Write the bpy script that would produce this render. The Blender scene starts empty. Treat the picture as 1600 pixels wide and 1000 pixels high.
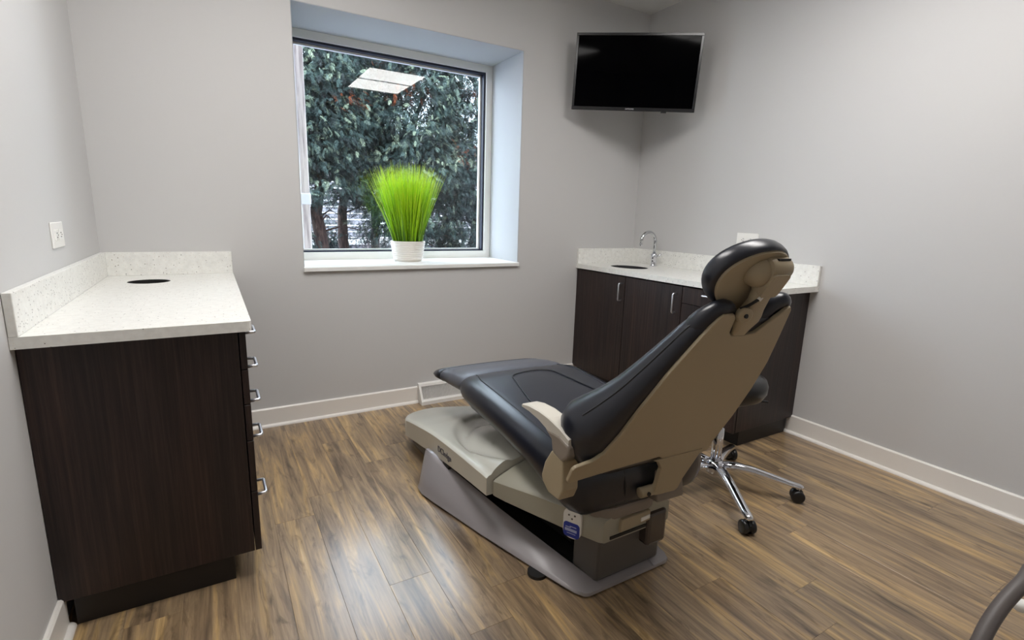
import bpy, bmesh, math, random
import numpy as np
from mathutils import Vector, Matrix

random.seed(4); rng = np.random.default_rng(4)
S = bpy.context.scene
COL = S.collection
PI = math.pi

# ------------------------------------------------------------------ camera
CAM = Vector((0.46508, -3.09505, 1.23813))
RX = Vector((0.86339, -0.50373, 0.02869)); UY = Vector((0.07659, 0.18707, 0.97936)); FW = Vector((0.49870, 0.84337, -0.20009))
cd = bpy.data.cameras.new('camera'); cam = bpy.data.objects.new('camera', cd); COL.objects.link(cam)
m = Matrix(((RX.x, UY.x, -FW.x, CAM.x), (RX.y, UY.y, -FW.y, CAM.y), (RX.z, UY.z, -FW.z, CAM.z), (0, 0, 0, 1)))
cam.matrix_world = m
cd.sensor_width = 36.0; cd.lens = 793.53 / 1600 * 36.0; cd.clip_start = 0.02; cd.clip_end = 200
S.camera = cam

# ------------------------------------------------------------------ world, exposure
S.view_settings.view_transform = 'Standard'; S.view_settings.look = 'None'
S.view_settings.exposure = 0.0; S.view_settings.gamma = 1.0; S.view_settings.use_curve_mapping = False
wd = bpy.data.worlds.new('overcast_sky'); S.world = wd; wd.use_nodes = True
bg = wd.node_tree.nodes['Background']; bg.inputs[0].default_value = (0.74, 0.86, 1.0, 1); bg.inputs[1].default_value = 11.0
S.cycles.max_bounces = 10; S.cycles.diffuse_bounces = 6; S.cycles.glossy_bounces = 4
S.cycles.transparent_max_bounces = 12; S.cycles.sample_clamp_indirect = 6.0
TROFFER = 17.0     # radiance of the ceiling light lenses

# ------------------------------------------------------------------ material helpers
def srgb(r, g, b):
    f = lambda c: (c / 255 / 12.92) if c / 255 <= 0.04045 else ((c / 255 + 0.055) / 1.055) ** 2.4
    return (f(r), f(g), f(b), 1)
def mat(name, col, rough=0.5, metal=0.0, spec=0.5, coat=0.0, sheen=0.0):
    M = bpy.data.materials.new(name); M.use_nodes = True
    p = M.node_tree.nodes['Principled BSDF']
    p.inputs['Base Color'].default_value = col; p.inputs['Roughness'].default_value = rough
    p.inputs['Metallic'].default_value = metal; p.inputs['Specular IOR Level'].default_value = spec
    p.inputs['Coat Weight'].default_value = coat
    return M
def N(M, t, **kw):
    n = M.node_tree.nodes.new(t)
    for k, v in kw.items(): setattr(n, k, v)
    return n
def L(M, a, b): M.node_tree.links.new(a, b)
def bump(M, src, strength, dist=0.002):
    b = N(M, 'ShaderNodeBump'); b.inputs['Strength'].default_value = strength; b.inputs['Distance'].default_value = dist
    L(M, src, b.inputs['Height']); L(M, b.outputs[0], M.node_tree.nodes['Principled BSDF'].inputs['Normal'])
def coords(M, scale=(1, 1, 1), kind='Object', jitter=False):
    tc = N(M, 'ShaderNodeTexCoord'); mp = N(M, 'ShaderNodeMapping'); mp.inputs['Scale'].default_value = scale
    L(M, tc.outputs[kind], mp.inputs[0])
    if jitter:
        oi = N(M, 'ShaderNodeObjectInfo'); mul = N(M, 'ShaderNodeVectorMath', operation='SCALE')
        cmb = N(M, 'ShaderNodeCombineXYZ'); L(M, oi.outputs['Random'], cmb.inputs[0]); L(M, oi.outputs['Random'], cmb.inputs[1]); L(M, oi.outputs['Random'], cmb.inputs[2])
        L(M, cmb.outputs[0], mul.inputs[0]); mul.inputs['Scale'].default_value = 57.0
        L(M, mul.outputs[0], mp.inputs['Location'])
        return mp.outputs[0], oi
    return mp.outputs[0]
def noise(M, vec, scale, detail=4, rough=0.55, dist=0.0):
    n = N(M, 'ShaderNodeTexNoise'); n.inputs['Scale'].default_value = scale; n.inputs['Detail'].default_value = detail
    n.inputs['Roughness'].default_value = rough; n.inputs['Distortion'].default_value = dist
    L(M, vec, n.inputs['Vector']); return n.outputs[0]
def ramp(M, src, stops):
    r = N(M, 'ShaderNodeValToRGB'); e = r.color_ramp.elements
    e[0].position, e[0].color = stops[0]; e[1].position, e[1].color = stops[1]
    for p, c in stops[2:]:
        x = e.new(p); x.color = c
    L(M, src, r.inputs[0]); return r.outputs[0]
def mix(M, fac, a, b, mode='MIX'):
    n = N(M, 'ShaderNodeMix', data_type='RGBA', blend_type=mode)
    for s, v in ((n.inputs[0], fac), (n.inputs[6], a), (n.inputs[7], b)):
        if isinstance(v, (int, float, tuple)): s.default_value = v
        else: L(M, v, s)
    return n.outputs[2]
def setcol(M, out): L(M, out, M.node_tree.nodes['Principled BSDF'].inputs['Base Color'])

# painted wall
def wallpaint(name, col):
    M = mat(name, col, 0.75, spec=0.25)
    v = coords(M); n = noise(M, v, 260, 3); bump(M, n, 0.12, 0.001); return M
m_wall = wallpaint('grey_wall_paint', (0.575, 0.57, 0.567, 1))
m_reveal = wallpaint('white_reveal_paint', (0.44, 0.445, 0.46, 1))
m_ceil = wallpaint('ceiling_paint', (0.70, 0.69, 0.67, 1))
m_trim = mat('white_trim_paint', (0.82, 0.79, 0.75, 1), 0.35)
m_vinyl = mat('white_window_vinyl', (0.80, 0.80, 0.78, 1), 0.3)
m_gasket = mat('dark_window_gasket', (0.006, 0.010, 0.03, 1), 0.5)
m_white = mat('white_plastic', (0.82, 0.81, 0.78, 1), 0.35)
m_slot = mat('dark_slot', (0.03, 0.03, 0.03, 1), 0.6)
m_black = mat('black_plastic', (0.008, 0.008, 0.009, 1), 0.32)
m_chrome = mat('polished_chrome', (0.72, 0.73, 0.77, 1), 0.09, 1.0)
m_nickel = mat('satin_nickel', (0.78, 0.80, 0.86, 1), 0.32, 1.0)
m_steel = mat('brushed_steel', (0.55, 0.55, 0.56, 1), 0.3, 1.0)
# floor planks
M = m_plank = mat('oak_vinyl_plank', (0.3, 0.2, 0.12, 1), 0.36, spec=0.5, coat=0.45)
v, oi = coords(M, (1, 1, 1), jitter=True)
mp2 = N(M, 'ShaderNodeMapping'); mp2.inputs['Scale'].default_value = (14, 1.1, 1); L(M, v, mp2.inputs[0])
g1 = noise(M, mp2.outputs[0], 1.5, 6, 0.62, 0.9)
mp3 = N(M, 'ShaderNodeMapping'); mp3.inputs['Scale'].default_value = (60, 2.2, 1); L(M, v, mp3.inputs[0])
g2 = noise(M, mp3.outputs[0], 1.6, 5, 0.6, 0.3)
mp4 = N(M, 'ShaderNodeMapping'); mp4.inputs['Scale'].default_value = (17, 3.6, 1); L(M, v, mp4.inputs[0])
g3 = noise(M, mp4.outputs[0], 1.1, 4, 0.6, 1.5)
c1 = ramp(M, g1, [(0.26, srgb(84, 72, 61)), (0.74, srgb(214, 188, 146)), (0.40, srgb(130, 112, 92)), (0.53, srgb(162, 141, 114)), (0.62, srgb(188, 160, 116))])
c2 = ramp(M, g2, [(0.30, (0.62, 0.60, 0.58, 1)), (0.62, (1.05, 1.03, 1.0, 1))])
c = mix(M, 0.75, c1, c2, 'MULTIPLY')
k = ramp(M, g3, [(0.30, (0.30, 0.28, 0.26, 1)), (0.45, (1, 1, 1, 1))])
c = mix(M, 0.7, c, k, 'MULTIPLY')
tone = ramp(M, oi.outputs['Random'], [(0.0, (0.88, 0.87, 0.87, 1)), (1.0, (1.08, 1.05, 0.98, 1)), (0.35, (1.04, 0.99, 0.90, 1)), (0.7, (0.93, 0.91, 0.89, 1))])
c = mix(M, 1.0, c, tone, 'MULTIPLY'); setcol(M, c)
rr = N(M, 'ShaderNodeMapRange'); M.node_tree.nodes['Principled BSDF'].inputs['Coat Roughness'].default_value = 0.2; rr.inputs[3].default_value = 0.24; rr.inputs[4].default_value = 0.36; L(M, g2, rr.inputs[0]); L(M, rr.outputs[0], M.node_tree.nodes['Principled BSDF'].inputs['Roughness'])
bump(M, g2, 0.25, 0.0008)
m_sub = mat('plank_joint', (0.05, 0.035, 0.02, 1), 0.8)
# dark laminate
def laminate(name, vert=True):
    M = mat(name, (0.02, 0.013, 0.01, 1), 0.42, spec=0.4)
    v, oi = coords(M, (1, 1, 1), jitter=True)
    mp = N(M, 'ShaderNodeMapping'); mp.inputs['Scale'].default_value = (55, 55, 1.6); L(M, v, mp.inputs[0])
    g = noise(M, mp.outputs[0], 1.6, 5, 0.65, 0.2)
    mq = N(M, 'ShaderNodeMapping'); mq.inputs['Scale'].default_value = (9, 9, 0.5); L(M, v, mq.inputs[0])
    h = noise(M, mq.outputs[0], 1.4, 3, 0.5)
    c1 = ramp(M, g, [(0.32, srgb(27, 21, 20)), (0.72, srgb(60, 47, 43)), (0.5, srgb(42, 32, 30))])
    c2 = ramp(M, h, [(0.3, (0.75, 0.78, 0.85, 1)), (0.7, (1.2, 1.05, 1.0, 1))])
    setcol(M, mix(M, 1.0, c1, c2, 'MULTIPLY')); bump(M, g, 0.12, 0.0006)
    return M
m_lam = laminate('espresso_wood_laminate')
m_dark = mat('dark_kick_board', (0.009, 0.006, 0.005, 1), 0.5)
# quartz
M = m_quartz = mat('speckled_white_quartz', (0.7, 0.7, 0.66, 1), 0.28)
v = coords(M)
vo = N(M, 'ShaderNodeTexVoronoi'); vo.inputs['Scale'].default_value = 170; L(M, v, vo.inputs['Vector'])
vb = N(M, 'ShaderNodeTexVoronoi'); vb.inputs['Scale'].default_value = 85; L(M, v, vb.inputs['Vector'])
s1 = ramp(M, vo.outputs['Distance'], [(0.17, (1, 1, 1, 1)), (0.27, (0, 0, 0, 1))])
s2 = ramp(M, vb.outputs['Distance'], [(0.14, (1, 1, 1, 1)), (0.2, (0, 0, 0, 1))])
k1 = ramp(M, vo.outputs['Color'], [(0.0, srgb(236, 234, 228)), (1.0, srgb(150, 136, 124)), (0.62, srgb(230, 226, 218)), (0.85, srgb(204, 192, 178))])
n0 = noise(M, v, 40, 3)
base = ramp(M, n0, [(0.35, srgb(226, 226, 222)), (0.65, srgb(236, 236, 232))])
sep = N(M, 'ShaderNodeSeparateColor'); L(M, vb.outputs['Color'], sep.inputs[0])
thr = N(M, 'ShaderNodeMath', operation='GREATER_THAN'); L(M, sep.outputs[0], thr.inputs[0]); thr.inputs[1].default_value = 0.72
mu = N(M, 'ShaderNodeMath', operation='MULTIPLY'); L(M, s2, mu.inputs[0]); L(M, thr.outputs[0], mu.inputs[1])
c = mix(M, s1, base, k1); c = mix(M, mu.outputs[0], c, srgb(96, 86, 80)); setcol(M, c)
# chair materials
M = m_vinylblk = mat('charcoal_upholstery', srgb(27, 30, 40), 0.30, spec=0.6)
v = coords(M); n = noise(M, v, 300, 2); bump(M, n, 0.06, 0.0006)
m_seam = mat('upholstery_seam', srgb(20, 21, 25), 0.5)
m_tip = mat('grey_toe_cover_vinyl', srgb(80, 82, 90), 0.36)
m_shell = mat('beige_chair_plastic', srgb(164, 150, 124), 0.42)
m_cover = mat('light_grey_base_cover', srgb(196, 195, 184), 0.22, coat=0.5)
m_cover2 = mat('warm_grey_base_cover', srgb(160, 157, 142), 0.32)
m_plate = mat('silver_grey_base_plate', srgb(156, 151, 153), 0.24, spec=0.7)
m_knee = mat('taupe_arm_plastic', srgb(132, 122, 112), 0.42)
m_armtop = mat('cream_arm_pad', srgb(196, 191, 180), 0.45)
m_under = mat('dark_grey_underside', srgb(92, 88, 84), 0.45)
m_void = mat('black_rubber', (0.006, 0.006, 0.006, 1), 0.6)
m_blue = mat('blue_label', srgb(22, 48, 150), 0.35)
m_ink = mat("dark_print", srgb(92, 92, 102), 0.5)
m_pale = mat('pale_print', srgb(170, 180, 215), 0.5)
m_screen = mat('tv_screen', (0.0008, 0.0008, 0.0012, 1), 0.06, spec=0.04)
m_logo = mat('silver_print', (0.6, 0.6, 0.62, 1), 0.4)
m_pot = mat('white_ribbed_ceramic', (0.80, 0.76, 0.70, 1), 0.3)
m_hose = mat('grey_rubber_hose', srgb(92, 86, 84), 0.5)
M = m_grass = mat('lime_grass_blades', (0.2, 0.5, 0.01, 1), 0.45)
at = N(M, 'ShaderNodeAttribute', attribute_name='tint')
setcol(M, ramp(M, at.outputs['Fac'], [(0.0, srgb(50, 96, 8)), (1.0, srgb(222, 244, 60)), (0.5, srgb(160, 210, 20))]))
M.node_tree.nodes['Principled BSDF'].inputs['Subsurface Weight'].default_value = 0.0
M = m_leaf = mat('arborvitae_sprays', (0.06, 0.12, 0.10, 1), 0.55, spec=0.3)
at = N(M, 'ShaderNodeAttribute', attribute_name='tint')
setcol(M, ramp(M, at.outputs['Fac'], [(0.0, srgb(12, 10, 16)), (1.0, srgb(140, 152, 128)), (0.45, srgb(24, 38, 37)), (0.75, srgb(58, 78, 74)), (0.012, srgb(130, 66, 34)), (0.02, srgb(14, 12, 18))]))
M = m_bark = mat('brown_bark', srgb(70, 52, 48), 0.9)
v = coords(M, (6, 6, 1)); n = noise(M, v, 9, 5); setcol(M, ramp(M, n, [(0.3, srgb(40, 28, 26)), (0.7, srgb(98, 76, 68))])); bump(M, n, 0.6, 0.02)
M = m_snow = mat('snowy_ground', srgb(140, 144, 154), 0.8)
M = m_post = mat('weathered_white_wood', srgb(205, 196, 196), 0.7)
v = coords(M, (30, 30, 2)); n = noise(M, v, 2.2, 5); setcol(M, ramp(M, n, [(0.3, srgb(150, 138, 140)), (0.55, srgb(214, 205, 204))]))
m_pipe = mat('white_downspout', srgb(225, 228, 236), 0.4)
m_siding = mat('pale_house_siding', srgb(112, 110, 116), 0.7)
m_roof = mat('grey_shingle_roof', srgb(96, 96, 104), 0.9)
m_winglass = mat('dark_house_glass', (0.02, 0.03, 0.04, 1), 0.1)
m_twig = mat('grey_twigs', srgb(120, 108, 108), 0.9)
m_outwall = mat('outer_brick_face', srgb(150, 140, 132), 0.8)
# emitting lens
m_lens = bpy.data.materials.new('light_lens'); m_lens.use_nodes = True
nt = m_lens.node_tree; nt.nodes.remove(nt.nodes['Principled BSDF'])
em = nt.nodes.new('ShaderNodeEmission'); em.inputs[0].default_value = (1.0, 0.972, 0.945, 1); em.inputs[1].default_value = TROFFER
nt.links.new(em.outputs[0], nt.nodes['Material Output'].inputs[0])
# window glass: clear pane with an angle dependent mirror term
M = m_glass = bpy.data.materials.new('window_glass'); M.use_nodes = True
nt = M.node_tree; nt.nodes.remove(nt.nodes['Principled BSDF'])
ge = N(M, 'ShaderNodeNewGeometry'); dt = N(M, 'ShaderNodeVectorMath', operation='DOT_PRODUCT'); L(M, ge.outputs['Incoming'], dt.inputs[0]); L(M, ge.outputs['Normal'], dt.inputs[1])
ab = N(M, 'ShaderNodeMath', operation='ABSOLUTE'); L(M, dt.outputs['Value'], ab.inputs[0])
om = N(M, 'ShaderNodeMath', operation='SUBTRACT'); om.inputs[0].default_value = 1.0; L(M, ab.outputs[0], om.inputs[1])
pw = N(M, 'ShaderNodeMath', operation='POWER'); L(M, om.outputs[0], pw.inputs[0]); pw.inputs[1].default_value = 5
ma = N(M, 'ShaderNodeMath', operation='MULTIPLY_ADD'); L(M, pw.outputs[0], ma.inputs[0]); ma.inputs[1].default_value = 0.9; ma.inputs[2].default_value = 0.033
tr = N(M, 'ShaderNodeBsdfTransparent'); tr.inputs[0].default_value = (0.98, 0.99, 0.99, 1)
gl = N(M, 'ShaderNodeBsdfGlossy'); gl.inputs['Roughness'].default_value = 0.0
mx = N(M, 'ShaderNodeMixShader'); L(M, ma.outputs[0], mx.inputs[0]); L(M, tr.outputs[0], mx.inputs[1]); L(M, gl.outputs[0], mx.inputs[2])
L(M, mx.outputs[0], nt.nodes['Material Output'].inputs[0])

# ------------------------------------------------------------------ geometry helpers
def thing(name, label, cat, loc=(0, 0, 0), group=None):
    o = bpy.data.objects.new(name, None); o.empty_display_size = 0.05; COL.objects.link(o); o.location = loc
    o['label'] = label; o['category'] = cat
    if group: o['group'] = group
    return o
ORIG = {}
def worg(o):
    p = Vector((0, 0, 0))
    while o: p = p + o.location; o = o.parent
    return p
def obj(name, bm, mt, parent=None, smooth=False, label=None, origin=None):
    """link bm (world coordinates) as one mesh object; its origin goes to the parent's"""
    me = bpy.data.meshes.new(name)
    org = Vector(origin) if origin is not None else Vector((0, 0, 0))
    po = worg(parent) if parent else Vector((0, 0, 0))
    if parent and origin is None: org = po
    bmesh.ops.translate(bm, verts=bm.verts, vec=-org)
    bmesh.ops.recalc_face_normals(bm, faces=bm.faces)
    bm.to_mesh(me); bm.free(); me.materials.append(mt)
    if smooth: me.polygons.foreach_set('use_smooth', [True] * len(me.polygons))
    o = bpy.data.objects.new(name, me); COL.objects.link(o)
    if parent: o.parent = parent; o.location = org - po
    else: o.location = org
    if label: o['label'] = label
    return o
def auto(o, ang=40):
    me = o.data; me.polygons.foreach_set('use_smooth', [True] * len(me.polygons))
    bm = bmesh.new(); bm.from_mesh(me)
    for e in bm.edges:
        if len(e.link_faces) == 2 and e.calc_face_angle(0) > math.radians(ang): e.smooth = False
    bm.to_mesh(me); bm.free(); return o
def struct(o): o['kind'] = 'structure'; return o
def box(bm, x0, x1, y0, y1, z0, z1, bev=0.0, seg=1):
    r = bmesh.ops.create_cube(bm, size=1.0)
    vs = r['verts']
    for v in vs:
        v.co = Vector((x0 if v.co.x < 0 else x1, y0 if v.co.y < 0 else y1, z0 if v.co.z < 0 else z1))
    if bev > 0:
        es = set(e for v in vs for e in v.link_edges)
        bmesh.ops.bevel(bm, geom=list(es), offset=bev, segments=seg, affect='EDGES', profile=0.5)
    return bm
def BX(*a, **k): return box(bmesh.new(), *a, **k)
def prism(pts, ax, a0, a1, bev=0.0, bm=None, seg=2, f=None):
    """polygon pts (2D) extruded along axis ax from a0 to a1"""
    bm = bm or bmesh.new()
    def mk(p, a):
        c = (a, p[0], p[1]) if ax == 'x' else (p[0], a, p[1]) if ax == 'y' else (p[0], p[1], a)
        return bm.verts.new(f(*c) if f else c)
    A = [mk(p, a0) for p in pts]; B = [mk(p, a1) for p in pts]; n = len(pts)
    fs = [bm.faces.new(A[::-1]), bm.faces.new(B)] + [bm.faces.new((A[i], A[(i + 1) % n], B[(i + 1) % n], B[i])) for i in range(n)]
    bmesh.ops.recalc_face_normals(bm, faces=fs)
    if bev > 0:
        bmesh.ops.bevel(bm, geom=list({e for x in fs for e in x.edges}), offset=bev, segments=seg, affect='EDGES', profile=0.5)
    return bm
def loft(rings, bm=None, cap=True, closed=True):
    bm = bm or bmesh.new(); V = [[bm.verts.new(p) for p in r] for r in rings]; n = len(rings[0])
    for a, b in zip(V[:-1], V[1:]):
        for i in range(n if closed else n - 1):
            j = (i + 1) % n
            try: bm.faces.new((a[i], a[j], b[j], b[i]))
            except ValueError: pass
    if cap and closed:
        bm.faces.new(V[0][::-1]); bm.faces.new(V[-1])
    return bm
def catmull(P, n=8):
    P = [Vector(p) for p in P]; out = []
    Q = [P[0] * 2 - P[1]] + P + [P[-1] * 2 - P[-2]]
    for i in range(1, len(Q) - 2):
        for k in range(n):
            t = k / n; a, b, c, d = Q[i - 1:i + 3]
            out.append(0.5 * ((2 * b) + (c - a) * t + (2 * a - 5 * b + 4 * c - d) * t * t + (3 * b - a - 3 * c + d) * t ** 3))
    return out + [P[-1]]
def tube(path, r, n=10, bm=None, rs=None, flat=1.0):
    path = [Vector(p) for p in path]; rings = []
    up = Vector((0, 0, 1)); t0 = (path[1] - path[0]).normalized()
    if abs(t0.dot(up)) > 0.95: up = Vector((1, 0, 0))
    x = t0.cross(up).normalized()
    for i, p in enumerate(path):
        t = (path[min(i + 1, len(path) - 1)] - path[max(i - 1, 0)]).normalized()
        x = (x - t * x.dot(t)).normalized(); y = t.cross(x)
        rad = rs[i] if rs else r
        rings.append([p + x * math.cos(a) * rad + y * math.sin(a) * rad * flat for a in [2 * PI * k / n for k in range(n)]])
    return loft(rings, bm)
def lathe(prof, c=(0, 0, 0), n=32, bm=None, cap=True):
    """prof: (r, z) list"""
    bm = bm or bmesh.new(); c = Vector(c)
    rings = [[c + Vector((max(r, 1e-4) * math.cos(2 * PI * k / n), max(r, 1e-4) * math.sin(2 * PI * k / n), z)) for k in range(n)] for r, z in prof]
    return loft(rings, bm, cap=cap)
def cyl(p, q, r, n=20, bm=None, bev=0.0):
    p, q = Vector(p), Vector(q); d = (q - p)
    if bev > 0:
        u = d.normalized() * bev
        return tube([p, p + u * 0.3, p + u, q - u, q - u * 0.3, q], r, n, bm, rs=[r - bev, r - bev * 0.3, r, r, r - bev * 0.3, r - bev])
    return tube([p, q], r, n, bm)
def rrect(x0, x1, y0, y1, r, n=6):
    o = []
    for cx, cy, a0 in ((x1 - r, y1 - r, 0), (x0 + r, y1 - r, 90), (x0 + r, y0 + r, 180), (x1 - r, y0 + r, 270)):
        for k in range(n + 1):
            a = math.radians(a0 + 90 * k / n); o.append((cx + r * math.cos(a), cy + r * math.sin(a)))
    return o
def holed(outer, holes, z0, z1):
    """slab with real holes"""
    bm = bmesh.new(); es = []
    for loop in [outer] + holes:
        vs = [bm.verts.new((x, y, z1)) for x, y in loop]
        es += [bm.edges.new((vs[i], vs[(i + 1) % len(vs)])) for i in range(len(vs))]
    bmesh.ops.triangle_fill(bm, edges=es, use_beauty=True)
    r = bmesh.ops.extrude_face_region(bm, geom=bm.faces[:])
    bmesh.ops.translate(bm, verts=[g for g in r['geom'] if isinstance(g, bmesh.types.BMVert)], vec=(0, 0, z0 - z1))
    return bm
def interp(x, tab):
    xs = [t[0] for t in tab]; ys = [t[1] for t in tab]
    return float(np.interp(x, xs, ys))
def smooth_interp(x, tab):
    xs = [t[0] for t in tab]
    if x <= xs[0]: return tab[0][1]
    if x >= xs[-1]: return tab[-1][1]
    i = max(j for j in range(len(xs)) if xs[j] <= x)
    i = min(i, len(xs) - 2); h = xs[i + 1] - xs[i]; t = (x - xs[i]) / h
    y = [q[1] for q in tab]
    d = lambda k: (y[k + 1] - y[k]) / (xs[k + 1] - xs[k])
    def mslope(k):
        if k == 0: return d(0)
        if k == len(xs) - 1: return d(k - 1)
        a, b = d(k - 1), d(k)
        return 0 if a * b <= 0 else 2 * a * b / (a + b)
    m0, m1 = mslope(i), mslope(i + 1)
    return (2*t**3-3*t*t+1)*y[i] + (t**3-2*t*t+t)*h*m0 + (-2*t**3+3*t*t)*y[i+1] + (t**3-t*t)*h*m1
def text_mesh(s, size, depth=0.0008):
    cu = bpy.data.curves.new('lettering', 'FONT'); cu.body = s; cu.size = size; cu.align_x = 'CENTER'; cu.align_y = 'CENTER'; cu.extrude = depth; cu.resolution_u = 3
    o = bpy.data.objects.new('lettering', cu); COL.objects.link(o); bpy.context.view_layer.update()
    me = bpy.data.meshes.new_from_object(o.evaluated_get(bpy.context.evaluated_depsgraph_get()))
    bm = bmesh.new(); bm.from_mesh(me); bpy.data.objects.remove(o); bpy.data.curves.remove(cu); bpy.data.meshes.remove(me); return bm
def place_text(s, size, c, xdir, ydir, name, mt, parent, sx=1.0):
    bm = text_mesh(s, size); X = Vector(xdir).normalized(); Y = Vector(ydir); Y = (Y - X * Y.dot(X)).normalized(); Z = X.cross(Y); c = Vector(c)
    for v in bm.verts: v.co = c + X * v.co.x * sx + Y * v.co.y + Z * v.co.z
    return obj(name, bm, mt, parent)

# ------------------------------------------------------------------ the room
W, HC, YF = 3.418, 2.7385, -4.75
X0, X1, ZS, ZT, RD = 0.907, 2.328, 0.9206, 2.303, 0.46
floor = struct(obj('floor', BX(-0.15, W + 0.15, YF - 0.15, 0.5, -0.2, -0.006), m_sub))
pw_, pl_ = 0.1495, 1.22
nx = math.ceil(W / pw_)
cache = {}
for i in range(nx):
    x0 = i * pw_ + 0.013 - pw_ * 0.0; x0 = i * pw_; x1 = min(x0 + pw_, W)
    off = (i * 0.43 + (0.31 if i % 3 == 1 else 0.0)) % 1.0 * pl_
    y = YF - pl_ + off
    while y < 0:
        a, b = max(y, YF), min(y + pl_, 0.0)
        if b - a > 0.02:
            key = (round(x1 - x0, 4), round(b - a, 4))
            if key not in cache:
                bm = BX(0.0002, key[0] - 0.0002, 0.0002, key[1] - 0.0002, -0.006, 0.0, bev=0.0005)
                me = bpy.data.meshes.new('plank'); bmesh.ops.recalc_face_normals(bm, faces=bm.faces); bm.to_mesh(me); bm.free(); me.materials.append(m_plank); cache[key] = me
            o = bpy.data.objects.new('plank', cache[key]); COL.objects.link(o); o.parent = floor; o.location = (x0, a, 0)
        y += pl_
TH = 0.12
struct(obj('ceiling', BX(-TH, W + TH, YF - TH, 0.5, HC, HC + 0.1), m_ceil))
struct(obj('wall_left', BX(-TH, 0, YF - TH, 0.5, -0.1, HC), m_wall))
struct(obj('wall_right', BX(W, W + TH, YF - TH, 0.5, -0.1, HC), m_wall))
struct(obj('wall_front', BX(0, W, YF - TH, YF, -0.1, HC), m_wall))
bm = bmesh.new()
ZB = ZS - 0.025
for a in ((0, X0, 0, RD + 0.04, -0.1, HC), (X1, W, 0, RD + 0.04, -0.1, HC), (X0, X1, 0, RD + 0.04, ZT, HC), (X0, X1, 0, RD + 0.04, -0.1, ZB)): box(bm, *a)
wb = struct(obj('wall_back', bm, m_wall))
# white painted reveal lining of the deep opening
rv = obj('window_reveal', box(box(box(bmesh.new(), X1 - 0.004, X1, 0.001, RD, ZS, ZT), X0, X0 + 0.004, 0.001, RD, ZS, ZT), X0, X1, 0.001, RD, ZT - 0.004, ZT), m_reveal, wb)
w1 = obj('window_1', bmesh.new(), m_vinyl); bpy.data.meshes.remove(w1.data)
w1 = bpy.data.objects.new('window_1', None); COL.objects.link(w1); w1.location = (X0, RD, ZS); struct(w1)
FWD = 0.05
def ring_frame(x0, x1, z0, z1, w, y0, y1, bev=0.002):
    bm = bmesh.new()
    o = [(x0, z0), (x1, z0), (x1, z1), (x0, z1)]; n_ = [(x0 + w, z0 + w), (x1 - w, z0 + w), (x1 - w, z1 - w), (x0 + w, z1 - w)]
    A = [bm.verts.new((p[0], y0, p[1])) for p in o]; B = [bm.verts.new((p[0], y0, p[1])) for p in n_]
    Cc = [bm.verts.new((p[0], y1, p[1])) for p in o]; D = [bm.verts.new((p[0], y1, p[1])) for p in n_]
    for i in range(4):
        j = (i + 1) % 4
        bm.faces.new((A[i], A[j], B[j], B[i])); bm.faces.new((Cc[i], Cc[j], D[j], D[i])); bm.faces.new((B[i], B[j], D[j], D[i])); bm.faces.new((A[i], A[j], Cc[j], Cc[i]))
    return bm
obj('window_frame', ring_frame(X0, X1, ZS, ZT, FWD, RD - 0.03, RD + 0.09), m_vinyl, w1)
obj('window_gasket', ring_frame(X0 + FWD, X1 - FWD, ZS + FWD - 0.004, ZT - FWD, 0.014, RD - 0.012, RD + 0.05), m_gasket, w1)
obj('glazing_bead', ring_frame(X0 + FWD + 0.014, X1 - FWD - 0.014, ZS + FWD + 0.006, ZT - FWD - 0.014, 0.012, RD + 0.028, RD + 0.05), m_vinyl, w1)
obj('window_pane', BX(X0 + FWD + 0.012, X1 - FWD - 0.012, RD + 0.026, RD + 0.031, ZS + FWD + 0.006, ZT - FWD - 0.012), m_glass, w1)
obj('window_sill', prism([(-0.022, ZB), (-0.022, ZS - 0.004), (-0.016, ZS), (RD - 0.03, ZS), (RD - 0.03, ZB)], 'x', X0, X1), m_vinyl, w1)
obj('exterior_sill', BX(X0 - 0.05, X1 + 0.05, RD + 0.05, RD + 0.12, ZS - 0.03, ZS + 0.02), m_pipe, w1)
# baseboards with quarter round shoe
def base_prof(d=0.013, h=0.1105):
    return [(0, 0), (d, 0), (d, h - 0.006), (d - 0.005, h), (0, h)]
def shoe_prof(d=0.013, r=0.016):
    return [(d, 0)] + [(d + r * math.cos(a), r * math.sin(a)) for a in [PI / 2 * k / 5 for k in range(6)]]
def board(name, along, a0, a1, fn):
    ax = along
    o = struct(obj(name, prism(base_prof(), ax, a0, a1, f=fn), m_trim))
    obj('shoe_molding', prism(shoe_prof(), ax, a0, a1, f=fn), m_trim, o)
    return o
board('baseboard_back', 'x', 0.46, 1.575, lambda x, a, b: (x, -a, b))
board('baseboard_back', 'x', 1.94, 2.90, lambda x, a, b: (x, -a, b))
board('baseboard_right', 'y', YF, -1.44, lambda a, y, b: (W - a, y, b))
board('baseboard_left', 'y', YF, -1.325, lambda a, y, b: (a, y, b))
board('baseboard_front', 'x', 0.03, W - 0.03, lambda x, a, b: (x, YF + a, b))

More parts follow.
